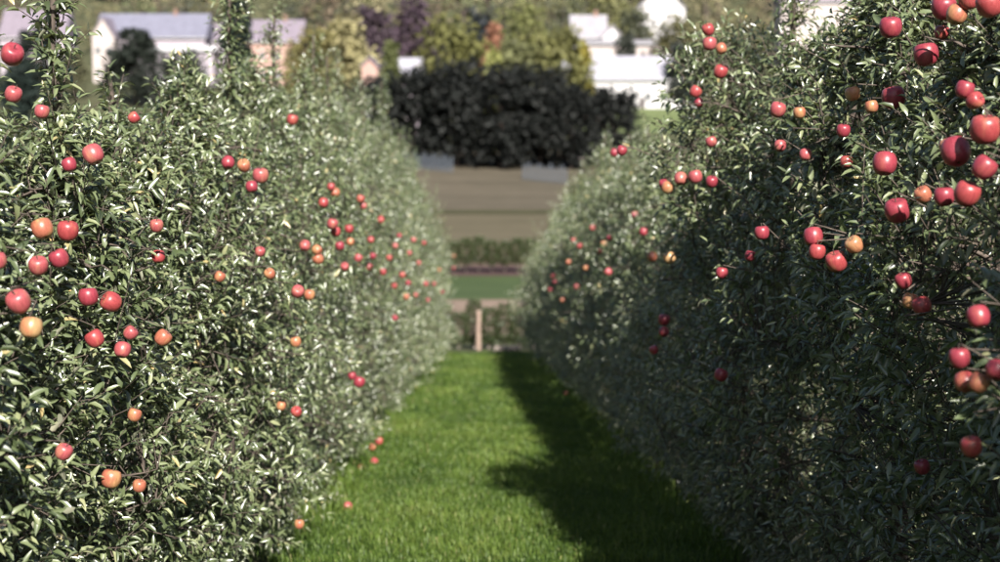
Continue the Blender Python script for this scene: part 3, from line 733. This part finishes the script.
# ------------------------------------------------------------------ background trees
BT = {}
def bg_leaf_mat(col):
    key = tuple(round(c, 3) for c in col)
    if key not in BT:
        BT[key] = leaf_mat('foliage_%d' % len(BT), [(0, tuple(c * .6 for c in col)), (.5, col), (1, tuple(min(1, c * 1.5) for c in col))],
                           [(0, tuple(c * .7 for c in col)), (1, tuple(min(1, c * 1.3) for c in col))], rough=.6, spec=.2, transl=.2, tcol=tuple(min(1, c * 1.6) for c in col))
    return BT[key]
def crown_geo(r, rx, ry, z0, z1, shape, n, ls):
    lob = 60; zc = r.uniform(.08, .95, lob)
    if shape == 'cone': pr = np.clip(1.02 - zc, .06, 1) ** .8
    elif shape == 'egg': pr = np.clip(1.02 - zc, .04, 1) ** .45
    elif shape == 'column': pr = np.sin(np.pi * np.clip(zc * .86 + .08, 0, 1)) ** .4 * .9
    else: pr = np.sin(np.pi * np.clip(zc * .78 + .16, 0, 1)) ** .6
    th = r.uniform(0, 6.28, lob); q = r.uniform(.3, .86, lob)
    C = np.stack([rx * pr * q * np.cos(th), ry * pr * q * np.sin(th), z0 + (z1 - z0) * zc], 1)
    R = np.minimum(rx, (z1 - z0) * .5) * r.uniform(.18, .36, lob) * (np.clip(pr, .3, 1) if shape != 'round' else 1)
    i = r.integers(0, lob, n); d = nrm(r.normal(0, 1, (n, 3))); rad = R[i] * r.uniform(.55, 1.08, n)
    P = C[i] + d * rad[:, None] * np.array([1, 1, .85])
    P[:, 2] = np.clip(P[:, 2], z0 * .5 + .2, z1 + .2)
    e1 = nrm(d + r.normal(0, .7, (n, 3)) + np.array([0, 0, -.2])); up = d + np.array([0, 0, .5]) + r.normal(0, .5, (n, 3))
    e3 = nrm(up - (up * e1).sum(1, keepdims=True) * e1); ln = r.uniform(.6, 1.4, n) * ls
    tone = np.clip(r.normal(.5, .16, n) + r.normal(0, .16, lob)[i], 0, 1)
    return dict(P=P, e1=e1, e3=e3, len=ln, wid=ln * .6, fold=r.uniform(0, .6, n), droop=r.uniform(0, .3, n), tone=tone), C
def bg_tree(px, ytop, wpx, D, shape, col, label, group=None, n=1500, name='tree', skirt=.12, lean=0):
    base = g1(D); x = at(px, 100, D).x; top = at(px, ytop, D).z
    H = top - base; rx = wpx * D / F / 2; r = np.random.default_rng(int(px * 7 + D))
    L, C = crown_geo(r, rx * 1.06, rx * .95, H * skirt, H * .97, shape, n, max(.38, H * .06))
    t = thing(name, label, 'tree', (x, D, base), group)
    link('crown', leaf_mesh('crown', L, [bg_leaf_mat(col)], True), t, kind='stuff')
    tm = MB().tube([(0, 0, -.3), (.02 * H, 0, H * .35), (0, 0, H * .85)], [H * .022 + .05, H * .016 + .03, .03], 7)
    for c in C[::4]: tm.tube([(0, 0, max(.1 * H, c[2] * .6)), tuple(c * .6 + np.array([0, 0, c[2] * .25])), tuple(c)], [.012 * H, .008 * H, .02], 5)
    tm.build('trunk', M['dark_bark'], t)
    if lean: t.rotation_euler.y = lean
    return t
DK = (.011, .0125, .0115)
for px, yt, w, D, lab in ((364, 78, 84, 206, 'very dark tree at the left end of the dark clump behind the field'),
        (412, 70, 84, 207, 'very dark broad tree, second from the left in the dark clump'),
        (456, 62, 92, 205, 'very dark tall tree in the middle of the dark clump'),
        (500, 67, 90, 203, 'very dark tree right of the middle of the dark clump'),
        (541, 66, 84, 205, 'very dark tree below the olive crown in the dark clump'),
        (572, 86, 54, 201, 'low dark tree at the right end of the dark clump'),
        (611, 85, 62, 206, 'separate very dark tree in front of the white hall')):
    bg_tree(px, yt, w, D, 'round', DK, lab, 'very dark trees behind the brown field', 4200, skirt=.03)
for a in ((345, 10, 60, 262, 'round', (.27, .245, .13), 'pale yellow autumn tree left of the purple trees'),
          (316, 24, 56, 258, 'round', (.15, .135, .055), 'olive yellow tree beside the pale yellow tree'),
          (372, 6, 46, 300, 'round', (.07, .05, .065), 'dark purple leaved tree behind the small green cone'),
          (412, -6, 52, 306, 'round', (.065, .045, .06), 'tall dark purple tree right of the other purple one'),
          (392, 36, 24, 236, 'cone', (.115, .13, .055), 'small yellow green conical tree above the dark clump'),
          (450, 16, 74, 250, 'round', (.115, .115, .04), 'broad olive tree above the middle of the dark clump'),
          (484, 40, 13, 232, 'column', (.24, .25, .09), 'narrow bright yellow green leaning tree over the dark clump'),
          (493, 20, 20, 300, 'round', (.26, .13, .085), 'small orange autumn tree among olive ones'),
          (478, 6, 26, 320, 'round', (.03, .035, .04), 'small dark tree beside the orange autumn tree'),
          (516, 36, 60, 243, 'round', (.095, .10, .045), 'grey green tree above the right of the dark clump'),
          (553, 24, 74, 247, 'round', (.12, .12, .045), 'large olive tree left of the white hall'),
          (580, 40, 22, 250, 'round', (.24, .21, .05), 'yellowing small tree touching the large olive tree'),
          (520, 2, 60, 330, 'round', (.15, .16, .06), 'light olive tree on the slope above the orange tree'),
          (608, -12, 66, 345, 'round', (.16, .16, .07), 'yellowish olive tree above the grey roofed house'),
          (636, 8, 44, 318, 'round', (.06, .065, .04), 'dark olive tree right of the white gabled house'),
          (625, 30, 26, 300, 'round', (.05, .055, .045), 'low dark bush tree behind the white hall'),
          (676, 16, 56, 300, 'round', (.10, .095, .045), 'olive brown tree behind the white hall at its right end'),
          (684, 42, 34, 286, 'round', (.03, .035, .03), 'dark shrub tree at the right end of the white hall'),
          (38, 25, 78, 290, 'egg', (.014, .021, .017), 'dark conical conifer at the far left before the houses'),
          (136, 25, 74, 290, 'egg', (.018, .023, .018), 'dark egg shaped conifer between two tall apple leaders'),
          (238, -14, 22, 252, 'column', (.018, .026, .022), 'dark narrow columnar conifer right of an apple leader'),
          (184, 52, 64, 270, 'round', (.03, .034, .028), 'low dark shrub tree before the long white house'),
          (296, 44, 30, 300, 'round', (.12, .11, .04), 'olive shrub tree beside the pink house'),
          (18, 62, 34, 256, 'round', (.02, .03, .026), 'dark shrub at the foot of the far left conifer'),
          (75, 48, 34, 300, 'round', (.09, .09, .05), 'olive tree behind the leader at the far left')):
    bg_tree(*a[:6], a[6], 'trees among the houses', 3600 if max(a[5]) < .04 else 1600, skirt=.1, lean=.1 if a[0] == 484 else 0)
# the wooded slope above the houses: individual trees, then the farther wood as one mass
cols = [(.13, .125, .07), (.17, .155, .08), (.09, .095, .065), (.23, .205, .12), (.05, .055, .042), (.15, .115, .08), (.11, .125, .065)]
names = ['olive', 'yellowish', 'grey green', 'pale yellow', 'dark green', 'brownish', 'light green']
i = 0
for row, (D, yt) in enumerate(((372, -8), (410, -22))):
    for px in np.arange(-40 + 22 * row, 1040, 46):
        c = (i * 5 + row * 3) % 7
        bg_tree(float(px + random.uniform(-8, 8)), yt + random.uniform(-12, 12), 58, D + random.uniform(-10, 10), 'round', cols[c],
                '%s blurred tree on the wooded slope above the houses' % names[c], '%s trees on the wooded slope' % names[c], 520, skirt=.05)
        i += 1
Ls = []
for j in range(200):
    r = np.random.default_rng(900 + j); y = r.uniform(430, 720); x = r.uniform(-.5, .5) * y
    L, C = crown_geo(r, r.uniform(4, 7), 5, .5, r.uniform(9, 15), 'round', 110, 2.4); L['P'] = L['P'] + np.array([x, y, g1(y)]); Ls.append(L)
LL = {k: np.concatenate([l[k] for l in Ls]) for k in Ls[0]}
link('far_wood', leaf_mesh('far_wood', LL, [bg_leaf_mat((.13, .13, .06))], True), label='far wood covering the top of the slope', category='wood', kind='stuff')

# ------------------------------------------------------------------ houses
def house(name, label, px0, px1, yridge, yeave, ybase, D, wall, roof, depth=9, gable=False, wins=3, rows=2, chimney=True, cat='house', door=True):
    x0, x1 = at(px0, 100, D).x, at(px1, 100, D).x; zb = g1(D) - .4; cx = (x0 + x1) / 2; hw = (x1 - x0) / 2
    ze = at(500, yeave, D).z - zb; zr = at(500, yridge, D + (0 if gable else depth / 2)).z - zb
    t = thing(name, label, cat, (cx, D, zb))
    if gable:
        MB().prism([(-hw, 0), (hw, 0), (hw, ze), (0, zr), (-hw, ze)], 0, depth).build('wall', M[wall], t)
        rf = None
        sl = math.hypot(hw, zr - ze); nx, nz = (zr - ze) / sl, hw / sl
        for s_ in (-1, 1):
            o_ = [(s_ * (hw + .4 * nz), ze - .4 * nx + .03), (0, zr + .03 ), (0, zr + .3), (s_ * (hw + .4 * nz), ze - .4 * nx + .28)]
            if s_ > 0: o_ = o_[::-1]
            rf = MB().prism(o_, -.4, depth + .4).build('roof', M[roof], t)
    else:
        MB().box(-hw, hw, 0, depth, 0, ze).build('wall', M[wall], t)
        b = MB(); pts = [(-.5, ze + .02), (depth / 2, zr), (depth + .5, ze + .02)]
        b.add([(-hw - .4, y, z) for y, z in pts] + [(hw + .4, y, z) for y, z in pts], [(0, 1, 2), (5, 4, 3), (0, 3, 4, 1), (1, 4, 5, 2), (2, 5, 3, 0)])
        rf = b.build('roof', M[roof], t)
        MB().box(-hw - .45, hw + .45, -.62, -.505, ze - .12, ze + .04).build('gutter', M['frame'], t)
    if chimney:
        MB().box(hw * .35, hw * .35 + .7, depth * .45, depth * .45 + .7, zr - 1.2, zr + 1.0).build('chimney', M['brick'], rf)
    rh = ze / (rows + .3)
    for rr in range(rows):
        for k in range(wins):
            x = -hw + (k + .5) * 2 * hw / wins; z = rh * (rr + .45); w = .6
            wn = MB()
            wn.box(x - w, x + w, -.06, -.002, z, z + .09); wn.box(x - w, x + w, -.06, -.002, z + 1.31, z + 1.4)
            wn.box(x - w, x - w + .09, -.06, -.002, z + .092, z + 1.308); wn.box(x + w - .09, x + w, -.06, -.002, z + .092, z + 1.308); wn.box(x - .035, x + .035, -.055, -.002, z + .092, z + 1.308)
            wo = wn.build('window', M['frame'], t)
            MB().box(x - w + .092, x + w - .092, -.03, -.003, z + .094, z + 1.306).build('pane', M['glass'], wo)
            MB().box(x - w - .1, x + w + .1, -.14, -.003, z - .08, z - .003).build('sill', M['frame'], wo)
    if door:
        dd = MB().box(hw * .1, hw * .1 + 1.0, -.05, -.003, .4, 2.5).build('door', M['door'], t)
        MB().box(hw * .1 + .8, hw * .1 + .9, -.1, -.052, 1.35, 1.42).build('handle', M['frame'], dd)
    return t, hw, ze, zr
t, hw, ze, zr = house('house', 'lilac walled house with mauve roof and white dormer at the far left', 2, 66, 10, 38, 74, 330, 'lilac', 'roof_mauve', 11, wins=4)
dm = MB().box(hw * .1, hw * .1 + 2.2, .5, 3.4, ze + .8, ze + 3.2).build('dormer', M['white'], t)
MB().box(hw * .1 + .4, hw * .1 + 1.8, .45, .498, ze + 1.5, ze + 2.7).build('pane', M['glass'], dm)
t, hw, ze, zr = house('house', 'long lilac house with blue grey roof behind the egg shaped conifer', 98, 206, 14, 38, 78, 326, 'lilac', 'roof_blue', 12, wins=6)
house('annex', 'low lilac annex with white flat roof edge before the long house', 150, 214, 46, 51, 84, 312, 'lilac', 'white', 8, wins=4, rows=1, chimney=False, cat='building')
house('house', 'narrow cream gabled house beside the tall apple leader', 94, 116, 18, 36, 78, 322, 'cream', 'roof_mauve', 9, gable=True, wins=2, chimney=False)
house('house', 'pink walled house with mauve roof right of the leaders', 240, 302, 20, 42, 80, 318, 'pinkwall', 'roof_mauve', 10, wins=4)
house('house', 'small house with mauve roof between conifer and leader', 205, 240, 24, 42, 80, 334, 'lilac', 'roof_mauve', 9, wins=2)
t, hw, ze, zr = house('hall', 'long white hall with pale metal roof above the lawn', 566, 700, 56, 80, 104, 286, 'white', 'roof_pale', 16, wins=9, rows=1, chimney=False, cat='building')
for k in range(1, 14):
    x = -hw + 2 * hw * k / 14; MB().add([(x - .06, -.5, ze + .03), (x + .06, -.5, ze + .03), (x + .06, 8, zr + .01), (x - .06, 8, zr + .01), (x - .06, -.5, ze + .16), (x + .06, -.5, ze + .16), (x + .06, 8, zr + .14), (x - .06, 8, zr + .14)],
        [(0, 3, 2, 1), (4, 5, 6, 7), (0, 1, 5, 4), (1, 2, 6, 5), (2, 3, 7, 6), (3, 0, 4, 7)]).build('roof_seam', M['roof_pale'], t)
house('house', 'cream block building behind the white hall', 582, 664, 40, 44, 70, 308, 'cream', 'roof_grey', 10, wins=6, rows=1, chimney=False, cat='building')
house('house', 'house with tall grey roof left of a white gable above the hall', 572, 606, 15, 38, 80, 318, 'white', 'roof_grey', 9, wins=3)
house('house', 'small white gabled house right of the grey roof', 602, 622, 26, 37, 80, 314, 'white', 'roof_grey', 8, gable=True, wins=2, chimney=False)
house('house', 'white gabled house at the top above the right row end', 638, 684, -16, 8, 40, 345, 'white', 'roof_grey', 10, gable=True, wins=3)
house('house', 'pale house glimpsed through the right apple row top', 780, 850, -14, 2, 40, 340, 'cream', 'roof_mauve', 10, wins=4)
house('cottage', 'small pale cottage with grey roof above the dark clump', 386, 420, 58, 76, 90, 244, 'lilac', 'roof_pale', 7, wins=2, rows=1, chimney=False)
house('cottage', 'tiny pink shed at the left end of the dark clump', 362, 378, 58, 66, 90, 236, 'pinkwall', 'roof_mauve', 5, gable=True, wins=1, rows=1, chimney=False, cat='shed')

# ------------------------------------------------------------------ pale board fence under the dark trees
A_, B_ = ground_hit(384, 166), ground_hit(566, 184)
ft = thing('board_fence', 'pale bluish board fence under the dark trees behind the brown field', 'fence', (0, 0, 0))
n = 66
for k in range(n):
    q_ = A_.lerp(B_, k / (n - 1)); z = g1(q_.y); h = 2.0 + .25 * math.sin(k * 1.7)
    w = (B_ - A_).length / n * .2
    if not .4 < k / n < .76: MB().box(q_.x - w, q_.x + w, q_.y - .02, q_.y + .02, z - .1, z + h).build('board', M['net'], ft)
    if k % 6 == 0 and not .4 < k / n < .76: MB().box(q_.x - .07, q_.x + .07, q_.y + .025, q_.y + .16, z - .1, z + h + .12).build('post', M['net'], ft)
